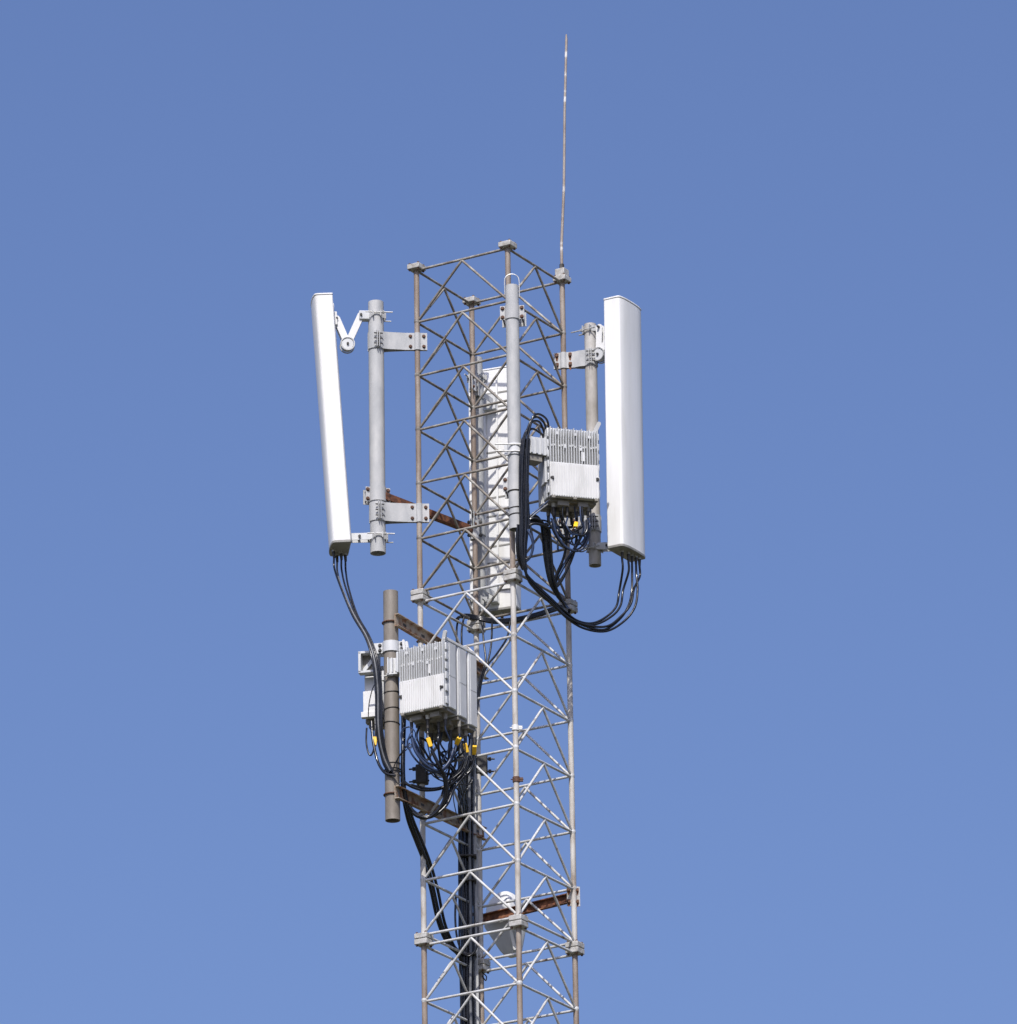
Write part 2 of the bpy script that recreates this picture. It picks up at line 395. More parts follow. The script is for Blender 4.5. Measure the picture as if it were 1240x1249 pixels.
# ------------------------------------------------------------------ panel antennas
def azv(deg):
    a = math.radians(deg); return V(math.sin(a), -math.cos(a), 0), V(math.cos(a), math.sin(a), 0)
def panel(label, bottom, az, W, D, H, tilt, connectors, ribs=(), big=True):
    """bottom = middle of the rear face at the lower end; az = direction the antenna faces"""
    n, w = azv(az); t = math.radians(tilt)
    up = (V(0, 0, 1) * math.cos(t) + n * math.sin(t)).normalized(); nf = (n * math.cos(t) - V(0, 0, 1) * math.sin(t)).normalized()
    root = thing('panel_antenna', label, 'antenna', bottom, 'panel antennas on the mast')
    def prof(k=0.0, d=D):
        rc, rf = .008, .03; a, b = W / 2 + k, d + k; bow = .014
        p = [(-a + rc, -k), (a - rc, -k), (a, rc - k)]
        p += [(a - rf + rf * math.cos(math.radians(q)), b - bow - rf + rf * math.sin(math.radians(q))) for q in (0, 25, 50, 72)]
        for i in range(1, 8):
            x = (a - rf) * (1 - 2 * i / 8); p.append((x, b - bow * (x / a) ** 2 * 1.0))
        p += [(-a + rf - rf * math.cos(math.radians(q)), b - bow - rf + rf * math.sin(math.radians(q))) for q in (72, 50, 25, 0)]
        return p + [(-a, rc - k)]
    # w x nf = up ?
    sgn = 1 if w.cross(nf).dot(up) > 0 else -1
    def ext(poly, z0, z1): return MB().prism(poly, bottom, w, nf, sgn * z0, sgn * z1)
    rad = obj('radome', ext(prof(), .012, H - .016), M_white, root)
    obj('seam', ext(prof(-.002), H - .0162, H - .0115), M_cap, root)
    obj('top_cap', ext(prof(.003), H - .012, H + .004), M_white, root, bevel=.004)
    obj('bottom_cap', ext(prof(.002), -.012, .0125), M_cap, root, bevel=.004)
    # aluminium rail up the rear face
    for sx in (-1, 1):
        obj('rear_rail', MB().box(bottom + up * (H / 2) + w * (sx * .055) - nf * .008, .008, .008, H / 2 - .05, w, nf, up), M_white, root)
    for z in ribs:
        obj('rear_rib', MB().box(bottom + up * z - nf * .0015, W / 2 - .012, .0025, .007, w, nf, up), M_cap, root)
    for (x, y) in connectors:
        p = bottom + w * x + nf * y
        c = obj('cable_connector', MB().cyl(p - up * .012, p - up * .03, .017, n=12), M_zinc, root)
        obj('connector_boot', MB().cyl(p - up * .03, p - up * .085, .0145, .011, n=12), M_dark, c)
    return root, n, w, nf, up
def scissor(parent, A, C, B, w, gap=.03, wd=.058):
    """folding down-tilt bracket: one pair of arms from the antenna (A) to the hinge (C), one from the pole clamp (B)"""
    br = node('tilt_bracket', parent, C)
    for s_ in (-1, 1):
        obj('arm', MB().bar(A + w * (gap * s_), C + w * (gap * s_), wd, .006, w), M_white, br)
        obj('arm', MB().bar(B + w * ((gap - .009) * s_), C + w * ((gap - .009) * s_), wd, .006, w), M_white, br)
    obj('hinge_plate', MB().cyl(C - w * (gap + .006), C + w * (gap + .006), .05, n=24), M_rru, br)
    for s_ in (-1, 1):
        obj('hinge_ring', MB().torus(C + w * ((gap + .008) * s_), w, .058, .006, 28, 6), M_zinc, br)
    for p in (A, B, C):
        obj('pivot_bolt', MB().cyl(p - w * (gap + .02), p + w * (gap + .02), .011, n=6), M_dark, br)
    return br

# ---- left sector: pole, brackets, antenna
yL = -.175
pcL = P(459.5, 520, yL); rpL = .066
zt_, zb_ = Zv(369, yL, 458), Zv(675, yL, 461)
poleL = thing('mounting_pole', 'thick pale galvanised pole carrying the tilted panel antenna', 'pole', V(pcL.x, pcL.y, zb_), 'antenna mounting poles')
obj('pipe', MB().pipe(V(pcL.x, pcL.y, zb_), V(pcL.x, pcL.y, zt_), rpL), M_galv, poleL)
zA, zB = Zv(417, yL, 460), Zv(626, yL, 463)
standoff(poleL, pcL, rpL, LEG['L'], RL, zA, .155, ear_az=12)
standoff(poleL, pcL, rpL, LEG['L'], RL, zB, .165, ear_az=12)
band_clamp(poleL, pcL, rpL, Zv(604, yL, 460), .13, azv(15)[0], ear=.04, rear=.075)
bottomL = P(426, 668, -.175)
aL, nL, wLv, nfL, upL = panel('white panel antenna tilted downwards, its top leaning away from the pole', bottomL, -84, .34, .168, 2.24, 3.65,
                              [(-.1, .03), (-.06, .068), (-.11, .1), (.0, .135)])
zs = Zv(386, yL, 459)
rod_clamp(poleL, pcL, rpL, zs, nL)
A_ = bottomL + upL * 2.06 - nfL * .035; B_ = V(pcL.x, pcL.y, zs) + nL * .13; C_ = P(423.5, 421, -.175)
scissor(aL, A_, C_, B_, wLv)
obj('clamp_block', MB().box(V(pcL.x, pcL.y, zs) + nL * (rpL + .035), .035, .045, .04, wLv, nL), M_rru, aL, bevel=.006)
obj('bracket_foot', MB().box(bottomL + upL * 2.06 - nfL * .02, .05, .018, .06, wLv, nfL, upL), M_white, aL, bevel=.004)
zs2 = Zv(656, yL, 459)
rod_clamp(poleL, pcL, rpL, zs2, nL)
br = node('hinge_bracket', aL, bottomL + upL * .09)
q0, q1 = bottomL + upL * .085 - nfL * .005, V(pcL.x, pcL.y, zs2) + nL * (rpL + .01)
for s_ in (-1, 1): obj('hinge_arm', MB().bar(q0 + wLv * (.035 * s_), q1 + wLv * (.035 * s_), .06, .006, wLv), M_rru, br)
obj('pivot_bolt', MB().cyl((q0 + q1) / 2 - wLv * .055, (q0 + q1) / 2 + wLv * .055, .012, n=6), M_dark, br)

# ---- right sector
yR = .12
pcR = P(723, 560, yR); rpR = .052
zt_, zb_ = Zv(396, yR, 720), Zv(690, yR, 725)
poleR = thing('mounting_pole', 'slim stained galvanised pole carrying the upright panel antenna', 'pole', V(pcR.x, pcR.y, zb_), 'antenna mounting poles')
obj('pipe', MB().pipe(V(pcR.x, pcR.y, zb_), V(pcR.x, pcR.y, zt_), rpR), M_galv_warm, poleR)
standoff(poleR, pcR, rpR, LEG['R'], RL, Zv(438, yR, 705), .145, stain=True, ear_az=-5)
standoff(poleR, pcR, rpR, LEG['R'], RL, Zv(640, yR, 705), .145, ear_az=-5)
nR, wR = azv(59)
bottomR = P(746, 664, -.02); bottomR = V(pcR.x, pcR.y, 0) + nR * .232 + V(0, 0, P(765, 676, .0).z)
aR, nR, wRv, nfR, upR = panel('upright white panel antenna showing a lit edge and a greyer front', bottomR, 59, .39, .17, 2.25, .4,
                              [(-.1, .09), (-.03, .11), (.03, .11), (.08, .12), (.13, .125)])
zs = Zv(403, yR, 720)
rod_clamp(poleR, pcR, rpR, zs, nR, back=.1)
A_ = bottomR + upR * 1.98 - nfR * .03; B_ = V(pcR.x, pcR.y, zs) + nR * .1; C_ = V(pcR.x, pcR.y, 0) + nR * .09 + V(0, 0, Zv(436, yR, 730))
scissor(aR, A_, C_, B_, wRv)
obj('bracket_foot', MB().box(bottomR + upR * 2.0 - nfR * .02, .05, .018, .06, wRv, nfR, upR), M_white, aR, bevel=.004)
zs2 = Zv(669, yR, 727)
rod_clamp(poleR, pcR, rpR, zs2, nR)
br = node('hinge_bracket', aR, bottomR + upR * .09)
q0, q1 = bottomR + upR * .07 - nfR * .005, V(pcR.x, pcR.y, zs2) + nR * (rpR + .01)
for s_ in (-1, 1): obj('hinge_arm', MB().bar(q0 + wRv * (.035 * s_), q1 + wRv * (.035 * s_), .06, .006, wRv), M_rru, br)
obj('pivot_bolt', MB().cyl((q0 + q1) / 2 - wRv * .055, (q0 + q1) / 2 + wRv * .055, .012, n=6), M_dark, br)

# ---- rear sector
yB = .80
pcB = P(583.5, 600, yB); rpB = .05
zt_, zb_ = Zv(437, yB, 580), Zv(748, yB, 585)
poleB = thing('mounting_pole', 'shaded grey pole behind the far tower leg, backing the far panel antenna', 'pole', V(pcB.x, pcB.y, zb_), 'antenna mounting poles')
obj('pipe', MB().pipe(V(pcB.x, pcB.y, zb_), V(pcB.x, pcB.y, zt_), rpB), M_galv, poleB)
for v_ in (478, 645):
    standoff(poleB, pcB, rpB, LEG['B'], RL, Zv(v_, yB, 583), .14, ears=False)
nB, wB = azv(158)
bc = P(601, 744, 1.02)
aB, nB, wBv, nfB, upB = panel('white panel antenna seen from behind, half hidden by the mast and front pole', bc, 158, .43, .15, 2.235, 1.0,
                              [(.1, .05), (.02, .06), (-.06, .06), (-.14, .09), (.15, .1)],
                              ribs=[.17, .43, .58, .86, 1.03, 1.45, 1.87, 2.0])
for v_ in (462, 735):
    rod_clamp(poleB, pcB, rpB, Zv(v_, yB, 583), nB, h=.07)
for zz in (.12, 1.9):
    o_ = bc + upB * zz
    obj('bracket_foot', MB().box(o_ - nfB * .03 + wBv * .0, .06, .025, .07, wBv, nfB, upB), M_rru, aB, bevel=.004)
    qq = V(pcB.x, pcB.y, o_.z)
    for s_ in (-1, 1):
        obj('hinge_arm', MB().bar(o_ - nfB * .03 + wBv * (.04 * s_), qq + nB * .05 + wBv * (.04 * s_), .05, .006, wBv), M_rru, aB)

# ---- front pole (no antenna)
yF = -.745
pcF = P(626.6, 500, yF); rpF = .056
zt_, zb_ = Zv(349, yF, 625), Zv(646, yF, 628)
poleF = thing('mounting_pole', 'pale galvanised pole without antenna, topped by a thin wire hoop', 'pole', V(pcF.x, pcF.y, zb_), 'antenna mounting poles')
obj('pipe', MB().pipe(V(pcF.x, pcF.y, zb_), V(pcF.x, pcF.y, zt_), rpF), M_galv, poleF)
nFv = azv(-6)[0]
for v_ in (382, 591):
    band_clamp(poleF, pcF, rpF, Zv(v_, yF, 625), .125, nFv, ear=.046, rear=.155)
tp = V(pcF.x, pcF.y, zt_)
hoop = [tp + V(-rpF - .004, -.0, -.08), tp + V(-rpF - .006, 0, .03)] + [tp + V(math.cos(math.pi * (1 - i / 10)) * (rpF + .004), 0, .055 + math.sin(math.pi * i / 10) * .055) for i in range(11)] + [tp + V(rpF + .006, 0, .03), tp + V(rpF + .006, 0, -.1)]
obj('wire_hoop', MB().tube(hoop, .0038, 6), M_zinc, poleF)
ties(poleF, pcF, rpF, [Zv(q, yF, 625) for q in (600, 620, 629)])

# ---- lower left brown pole on two rusty channels
yP = -.62
pcP = P(477.5, 860, yP); rpP = .062
zt_, zb_ = Zv(722, yP, 476), Zv(1001, yP, 478)
poleP = thing('mounting_pole', 'taupe coated pole hung with radio units and cable loops', 'pole', V(pcP.x, pcP.y, zb_), 'antenna mounting poles')
obj('pipe', MB().pipe(V(pcP.x, pcP.y, zb_), V(pcP.x, pcP.y, zt_), rpP), M_brown, poleP)
ties(poleP, pcP, rpP, [Zv(q, yP, 478) for q in (845, 866, 883, 932, 939, 942)])
def channel(label, A, B, hh, fl, holes, mt, name='steel_channel'):
    """U channel from A to B, web towards the camera"""
    root = thing(name, label, 'beam', A)
    d = (B - A); L = d.length; d.normalize(); up = V(0, 0, 1); nn = d.cross(up).normalized()
    if nn.y > 0: nn = -nn
    up = nn.cross(d).normalized()
    if up.z < 0: up = -up
    obj('web', MB().box((A + B) / 2, L / 2, .004, hh / 2, d, nn, up), mt, root)
    for sg in (-1, 1):
        obj('flange', MB().box((A + B) / 2 + up * (sg * (hh / 2 - .0035)) + nn * (fl / 2 + .004), L / 2 - .001, fl / 2, .0035, d, nn, up), mt, root)
    for t in holes:
        c = A + d * (L * t)
        obj('slot', MB().bar(c - d * .018 + nn * .0045, c + d * .018 + nn * .0045, .022, .002, nn), M_dark, root)
    return root, d, nn, up
offc = V(.06, -.075, 0)
for v0, v1, u1, lab in ((756, 822, 592, 'upper rusty steel channel passing behind the stacked radio units'),
                        (966, 1018, 590, 'lower rusty steel channel below the cable loops')):
    A = P(481.5, v0, -.70); B = P(u1, v1, .68)
    ch, d_, n_, u_ = channel(lab, A, B, .108, .03, (.1, .3, .5, .92), M_rustch)
    # U-bolt that holds the channel to the pole
    c = V(pcP.x, pcP.y, A.z)
    ub = []
    for i in range(15):
        q = math.radians(-60 - 200 * i / 14); ub.append(c + V(math.cos(q), math.sin(q), 0) * (rpP + .008))
    obj('u_bolt', MB().tube(ub, .007, 8), M_bolt, ch)
    for L_ in ('L', 'B'):
        lc = LEG[L_]; tt = ((lc - A).dot(d_)); pz = A + d_ * tt
        c2 = V(lc.x, lc.y, pz.z)
        cl = []
        for i in range(15):
            q = math.radians(360 * i / 14); cl.append(c2 + V(math.cos(q), math.sin(q), 0) * (RL + .008))
        obj('leg_u_bolt', MB().tube(cl, .006, 6), M_bolt, ch)

# dark clamp blocks on the tower legs beside the cable loops
def leg_clamp(label, c, d, n_):
    root = thing('clamp_block', label, 'clamp', c, 'dark clamp blocks on the tower legs')
    t_ = V(-n_.y, n_.x, 0)
    obj('block', MB().box(c, .05, .04, .085, t_, n_), M_dark, root, bevel=.012)
    for q in (-.055, .055):
        p = c + V(0, 0, q); obj('screw', MB().cyl(p - t_ * .11 * d, p + t_ * .06 * d, .0075, n=8), M_dark, root)
        obj('nut', MB().cyl(p - t_ * .055 * d, p - t_ * .08 * d, .017, n=6), M_dark, root)
cz = P(513, 945, LEG['L'].y)
leg_clamp('dark clamp block on the tower leg next to the taupe pole', V(LEG['L'].x, LEG['L'].y, cz.z), 1, azv(-10)[0])
cz = P(588, 933, LEG['B'].y)
leg_clamp('dark clamp block on the cable side tower leg', V(LEG['B'].x + .03, LEG['B'].y + .01, cz.z), -1, azv(0)[0])

# rusty stay from the left pole to the far leg
A = P(470, 604, -.2); B = P(577, 645, LEG['B'].y - .03)
d = (B - A); L_ = d.length; d.normalize(); up = V(0, 0, 1); nn = d.cross(up).normalized(); up = nn.cross(d).normalized()
if up.z < 0: up = -up
stay = thing('steel_stay', 'rusted angle iron stay between the pale left pole and far tower leg', 'beam', A)
obj('vertical_flange', MB().box((A + B) / 2, L_ / 2, .003, .027, d, nn, up), M_rust, stay)
obj('bottom_flange', MB().box((A + B) / 2 - up * .0305 - nn * .025, L_ / 2 - .002, .028, .003, d, nn, up), M_rust, stay)
# sleeve round far leg where the stay ends
sl = V(LEG['B'].x, LEG['B'].y, B.z)
obj('leg_sleeve', MB().cyl(sl - V(0, 0, .09), sl + V(0, 0, .09), RL + .018, n=20), M_galv, stay)
bolts(stay, [sl + V(sx * .05, -.03, q) for sx in (-1, 1) for q in (-.06, .06)], V(0, -1, 0), mt=M_dark)

# rusty arm low on the mast and the white horn behind it
A = P(589, 1122, LEG['B'].y + .05); B = P(699, 1095, LEG['R'].y + .04)
arm, d_, n_, u_ = channel('dark red rusted steel arm across the far faces of the mast', A, B, .082, .03, (), M_rust, 'steel_channel')
o_ = B + d_ * .02
pl = node('end_plate', arm, o_)
obj('plate', MB().box(o_ + n_ * .03, .055, .006, .085, V(.97, .2, 0).normalized(), V(.2, -.97, 0).normalized()), M_plate, pl)
bolts(pl, [o_ + n_ * .045 + V(.97, .2, 0).normalized() * (sx * .035) + V(0, 0, q) for sx in (-1, 1) for q in (-.05, .05)], V(.2, -.97, 0).normalized(), mt=M_bolt)
for sx in (-1, 1):
    for q in (-.05, .05):
        poly = [(-.016, .02), (-.014, -.01), (-.006, -.045), (.004, -.04), (.016, -.01), (.014, .022)]
        obj('rust_stain', MB().prism(poly, o_ + n_ * .038 + V(.2, -.97, 0).normalized() * .0016 + V(.97, .2, 0).normalized() * (sx * .035) + V(0, 0, q), V(.97, .2, 0).normalized(), V(0, 0, 1), -.001, .001), M_stain, pl)

yH = .78
hc = P(616, 1118, yH)
horn = thing('horn_antenna', 'small white hooded antenna with tapered lower body behind the rusted arm', 'antenna', P(621, 1166, yH))
hn, hw = azv(-38)
def ringpts(c, a, b, z, k=20, pw=.55):
    out = []
    for i in range(k):
        q = 2 * math.pi * (i + .5) / k; cs, sn = math.cos(q), math.sin(q)
        out.append(c + hw * (a * math.copysign(abs(cs) ** pw, cs)) + hn * (b * math.copysign(abs(sn) ** pw, sn)) + V(0, 0, z))
    return out
def loft(rings):
    mb = MB(); k = len(rings[0]); vs = [p for r in rings for p in r]; fs = []
    for i in range(len(rings) - 1):
        fs += [(i * k + j, i * k + (j + 1) % k, (i + 1) * k + (j + 1) % k, (i + 1) * k + j) for j in range(k)]
    fs += [tuple(range(k - 1, -1, -1)), tuple((len(rings) - 1) * k + j for j in range(k))]
    return mb.add(vs, fs)
dome = [(.0, 1, .2), (.06, .98, .2), (.1, .93, .26), (.135, .84, .34), (.165, .72, .44), (.19, .56, .56), (.207, .37, .7), (.215, .16, .9)]
ho = obj('hood', loft([ringpts(hc, .132 * k, .115 * k, z, 28, pw) for z, k, pw in dome]), M_white, horn)
obj('tapered_body', loft([ringpts(hc + V(.055, 0, 0), .05, .045, -.345, pw=.2), ringpts(hc + V(.045, 0, 0), .075, .065, -.3, pw=.2), ringpts(hc, .143, .125, -.09, pw=.2), ringpts(hc, .138, .12, -.002, pw=.2)]), M_rru, horn)
for x in (.02, .07):
    a, b = hc + V(x, -.155, -.05), hc + V(x + .055, -.1, -.31)
    obj('body_rib', MB().bar(a, b, .025, .03, V(0, -1, 0)), M_white, horn)

# ------------------------------------------------------------------ radio units
def radio(label, corner, az, W, H, D, front=True, group=None, side_seams=(1,), handle=True, conn=((.15, .5), (.4, .3), (.62, .55), (.82, .35))):
    n, w = azv(az); up = V(0, 0, 1)
    def at(x, z, dpt): return corner + w * x + up * z - n * dpt      # dpt measured into the body
    root = thing('radio_unit', label, 'radio unit', at(W / 2, 0, D / 2), group)
    body = obj('body', MB().box(at(W / 2, H / 2 + .012, D / 2 + .014), W / 2, D / 2 - .015, H / 2 - .012, w, n), M_rru, root, bevel=.006)
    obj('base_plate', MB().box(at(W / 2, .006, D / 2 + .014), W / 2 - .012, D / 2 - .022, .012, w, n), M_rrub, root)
    # seams on the side walls: proud panels with gaps
    for sx, x in ((-1, 0), (1, W)):
        for (z0, z1) in ((.03, H * .5 - .003), (H * .5 + .003, H - .02)):
            obj('side_panel', MB().box(at(x + sx * .0015, (z0 + z1) / 2, D / 2 + .018), .003, D / 2 - .034, (z1 - z0) / 2, w, n), M_rru, root)
    if front:
        zc = H * .49
        mb = MB(); nf = 19
        for i in range(nf):
            x = .012 + (W - .024) * i / (nf - 1)
            hgt = H - .012 - (.012 if i % 3 else 0)
            mb.box(at(x, (zc + hgt) / 2, -.008), .0028, .03, (hgt - zc) / 2, w, n)
        obj('heat_sink_fins', mb, M_rru, root, kind='stuff')
        for (x, z) in ((.16, .9), (.52, .9), (.3, .72), (.62, .7), (.8, .88)):
            mb = MB().box(at(W * x + .006, H * z, -.012), .012, .02, .012, w, n)
            obj('fin_tab', mb, M_rru, root)
        mb = MB()
        for i in range(0, nf - 1):
            if i % 4 != 2: mb.box(at(.012 + (W - .024) * (i + .5) / (nf - 1), H * (.735 + .008 * (i % 3)), -.002), .009, .016, .008, w, n)
        obj('fin_spacers', mb, M_rru, root, kind='stuff')
        mb = MB(); mb.box(at(W * .68, H * .6, -.03), .016, .003, .04, w, n); obj('rating_plate', mb, M_rruw, root)
        obj('front_cover', MB().box(at(W / 2, zc / 2 + .008, -.012), W / 2 - .003, .026, zc / 2 - .006, w, n), M_rruw, root, bevel=.004)
        mb = MB()
        for i in range(20):
            x = .016 + (W - .032) * i / 19
            mb.box(at(x, zc / 2 + .008, -.040), .0042, .005, zc / 2 - .014, w, n)
        obj('cover_ribs', mb, M_rruw, root, kind='stuff')
        bolts(root, [at(.02, zc * .55, -.04), at(W - .02, zc * .6, -.04)], n, r=.012, mt=M_dark, name='cover_screw')
        for x in (.03, W * .5, W - .03):
            obj('cover_latch', MB().box(at(x, .008, -.02), .016, .022, .012, w, n), M_rrub, root, bevel=.004)
        for x in (-.004, W + .004):
            for z in (.12, .3, .48, .62, .76, .9):
                obj('edge_lug', MB().box(at(x, H * z, .004), .006, .018, .03, w, n), M_rru, root, bevel=.003)
    if handle:
        p0 = at(W - .02, H - .01, .0)
        obj('lifting_eye', MB().bar(p0, p0 + up * .065 + w * .028 + n * .02, .034, .014, n), M_rruw, root)
    for i, (x, y) in enumerate(conn):
        p = at(W * x, -.004, D * y + .01)
        white = i in (0, 1) and front
        c = obj('cable_port', MB().cyl(p, p - up * (.035 if white else .055), .021 if white else .017, .016, n=14), M_rruw if white else M_rrub, root)
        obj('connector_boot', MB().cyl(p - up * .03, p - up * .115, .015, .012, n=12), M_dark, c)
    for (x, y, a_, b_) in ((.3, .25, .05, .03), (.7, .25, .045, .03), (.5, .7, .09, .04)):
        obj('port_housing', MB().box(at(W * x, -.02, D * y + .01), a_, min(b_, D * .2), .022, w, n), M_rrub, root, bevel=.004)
    return root, at, n, w

# stack of three on the taupe pole
HST = .6
c0 = P(489.5, 875, -.72)
nS, wS = azv(-30)
DS = .166
st_labels = ['finned front radio unit of the stack on the taupe pole', 'middle radio unit of the stack, showing only its plain side',
             'radio unit at the mast end of the stack, showing its plain side']
st_objs = []
for i in range(3):
    r = radio(st_labels[i], c0 - nS * (i * (DS + .004)) - V(0, 0, .028 * i), -30, .43, HST + .028 * i, DS, front=(i == 0), group='stacked radio units on the taupe pole', handle=(i == 0),
              conn=[((.14, .3), (.5, .3), (.66, .65), (.86, .45)), ((.3, .5), (.5, .4), (.7, .6), (.94, .4)), ((.5, .5), (.68, .4), (.86, .35), (.955, .8))][i])
    st_objs.append(r)
# collar and bracket joining the stack to the pole
root0, at0, _, _ = st_objs[0]
brk = thing('pole_bracket', 'light grey collar and finned bracket holding the radio stack to the taupe pole', 'bracket', V(pcP.x, pcP.y, Zv(825, yP, 478)))
zc1 = Zv(790, yP, 478)
o_ = V(pcP.x, pcP.y, zc1)
nn_, tt_ = azv(-12)
pts = [(-(rpP + .09), .01), (-(rpP + .006), .01)] + arc((0, 0), rpP + .006, 170, 10, 16) + [(rpP + .006, .01), (rpP + .05, .01)]
obj('collar', MB().strip(pts, .008, o_, tt_, nn_, -.045, .045), M_rru, brk)
obj('rear_collar', MB().strip([(p[0], -p[1]) for p in pts], .008, o_, tt_, nn_, -.045, .045), M_rru, brk)
bolts(brk, [o_ + tt_ * (sx * (rpP + .03)) + nn_ * .014 + V(0, 0, q) for sx in (-1, 1) for q in (-.022, .022)], nn_, mt=M_dark)
zc2 = Zv(816, yP, 480)
o2 = V(pcP.x, pcP.y, zc2)
for i, x in enumerate((-.005, .028, .06)):
    obj('bracket_web', MB().box(o2 + tt_ * x + nn_ * (rpP + .012), .0055, .03, .068 - .006 * i, tt_, nn_), M_rru, brk)
obj('bracket_back', MB().box(o2 + tt_ * .028 + nn_ * (rpP + .002), .045, .006, .07, tt_, nn_), M_rru, brk, bevel=.003)
obj('bracket_shelf', MB().box(o2 + tt_ * .04 + nn_ * (rpP - .01) - V(0, 0, .074), .06, .045, .005, tt_, nn_), M_rru, brk)
obj('bracket_rear_plate', MB().box(c0 + wS * .004 + V(0, 0, .47) - nS * .06 - wS * .012, .009, .11, .09, wS, nS), M_rru, brk, bevel=.003)
p = o2 - V(0, 0, .085) + nn_ * (rpP + .02)
obj('threaded_rod', MB().cyl(p - tt_ * .2, p + tt_ * .03, .0065, n=8), M_zinc, brk)
obj('rod_plate', MB().box(p - tt_ * .05, .008, .02, .04, tt_, nn_), M_rruw, brk)
p = at0(.02, HST, .03)
for sx, hgt in ((0, .075), (.03, .055)):
    obj('bracket_pin', MB().bar(p + wS * sx - V(0, 0, .02), p + wS * (sx - .012) + V(0, 0, hgt), .022, .012, nS), M_rruw, brk)
# long edge bar on top of the stack
obj('top_rail', MB().box(c0 + wS * .425 - nS * .235 + V(0, 0, HST + .012), .009, .25, .012, wS, nS), M_rruw, brk, bevel=.003)

# unit on the far side of the taupe pole
c1 = P(443.5, 874, -.46)
r1, at1, n1, w1 = radio('radio unit with white lower cover hanging left of the taupe pole', c1, -14, .165, .44, .3, front=False, handle=False, conn=((.3, .2), (.7, .25), (.5, .6)))
obj('front_cover', MB().box(at1(.07, .1, -.008), .068, .02, .11, w1, n1), M_rruw, r1, bevel=.004)
obj('cover_lip', MB().box(at1(.06, .005, -.012), .075, .024, .025, w1, n1), M_rruw, r1, bevel=.004)
fr = node('bracket_frame', r1, at1(.07, .5, 0))
for (x, z, hx, hz) in ((-.012, .45, .011, .09), (.14, .45, .011, .09), (.064, .535, .087, .01), (.064, .365, .087, .01)):
    obj('frame_bar', MB().box(at1(x, z, -.045), hx, .035, hz, w1, n1), M_rru, fr, bevel=.002)
obj('frame_back', MB().box(at1(.064, .45, -.004), .07, .006, .08, w1, n1), M_rrub, fr)
obj('cross_tie', MB().bar(at1(.02, .40, -.03), at1(.11, .5, -.03), .03, .01, n1), M_rru, fr)
obj('top_arm', MB().box(at1(.1, .555, .05), .075, .06, .012, w1, n1), M_rruw, fr, bevel=.003)

# unit on the front pole
c2 = P(669.5, 608, -.74)
r2, at2, n2, w2 = radio('finned radio unit bracketed to the pale front pole', c2, 16, .432, .645, .16, front=True)
c3 = c2 - n2 * .164
r3, at3, _, _ = radio('plain backed radio unit fixed behind the finned unit of the front pole', c3, 16, .432, .645, .15, front=False, handle=False)
bk = thing('pole_bracket', 'grey open bracket joining the finned radio unit to the pale front pole', 'bracket', V(pcF.x + .1, pcF.y, Zv(560, yF, 640)))
zk = Zv(545, yF, 650)
n5, t5 = azv(4)
o5 = V(pcF.x, pcF.y, zk)
pts = [(-(rpF + .03), .01), (-(rpF + .005), .01)] + arc((0, 0), rpF + .006, 170, 10, 14) + [(rpF + .006, .012), (rpF + .05, .012)]
obj('collar', MB().strip(pts, .007, o5 - V(0, 0, .03), t5, n5, -.05, .05), M_rru, bk)
e0, e1 = V(pcF.x, pcF.y, zk) + t5 * (rpF + .03), at2(-.006, 0, .09); e1 = V(e1.x, e1.y, zk)
ax = (e1 - e0); Lk = ax.length; ax.normalize(); nk = V(ax.y, -ax.x, 0)
for sg in (1, -1):
    obj('bracket_cheek', MB().box((e0 + e1) / 2 + nk * (.07 * sg), Lk / 2, .005, .075, ax, nk), M_rru, bk, bevel=.002)
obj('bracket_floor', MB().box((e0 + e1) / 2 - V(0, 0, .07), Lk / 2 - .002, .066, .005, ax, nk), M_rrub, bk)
for i in range(4):
    q = e0 + ax * (Lk * (.12 + .26 * i))
    obj('bracket_web', MB().box(q + nk * .082, .006, .008, .07, ax, nk), M_rru, bk)
obj('bracket_gusset', MB().prism([(0, 0), (.13, 0), (.13, .05), (.02, .05)], e0 - V(0, 0, .13), ax, V(0, 0, 1), -.06, .06), M_rrub, bk)
obj('mount_rail', MB().box(at2(-.012, .36, .1), .01, .06, .2, w2, n2), M_rru, bk)
for q in (-.03, .03):
    p = V(pcF.x, pcF.y, zk + q - .03) + n5 * (rpF + .01)
    obj('threaded_rod', MB().cyl(p - t5 * .17, p + t5 * .1, .006, n=8), M_zinc, bk)

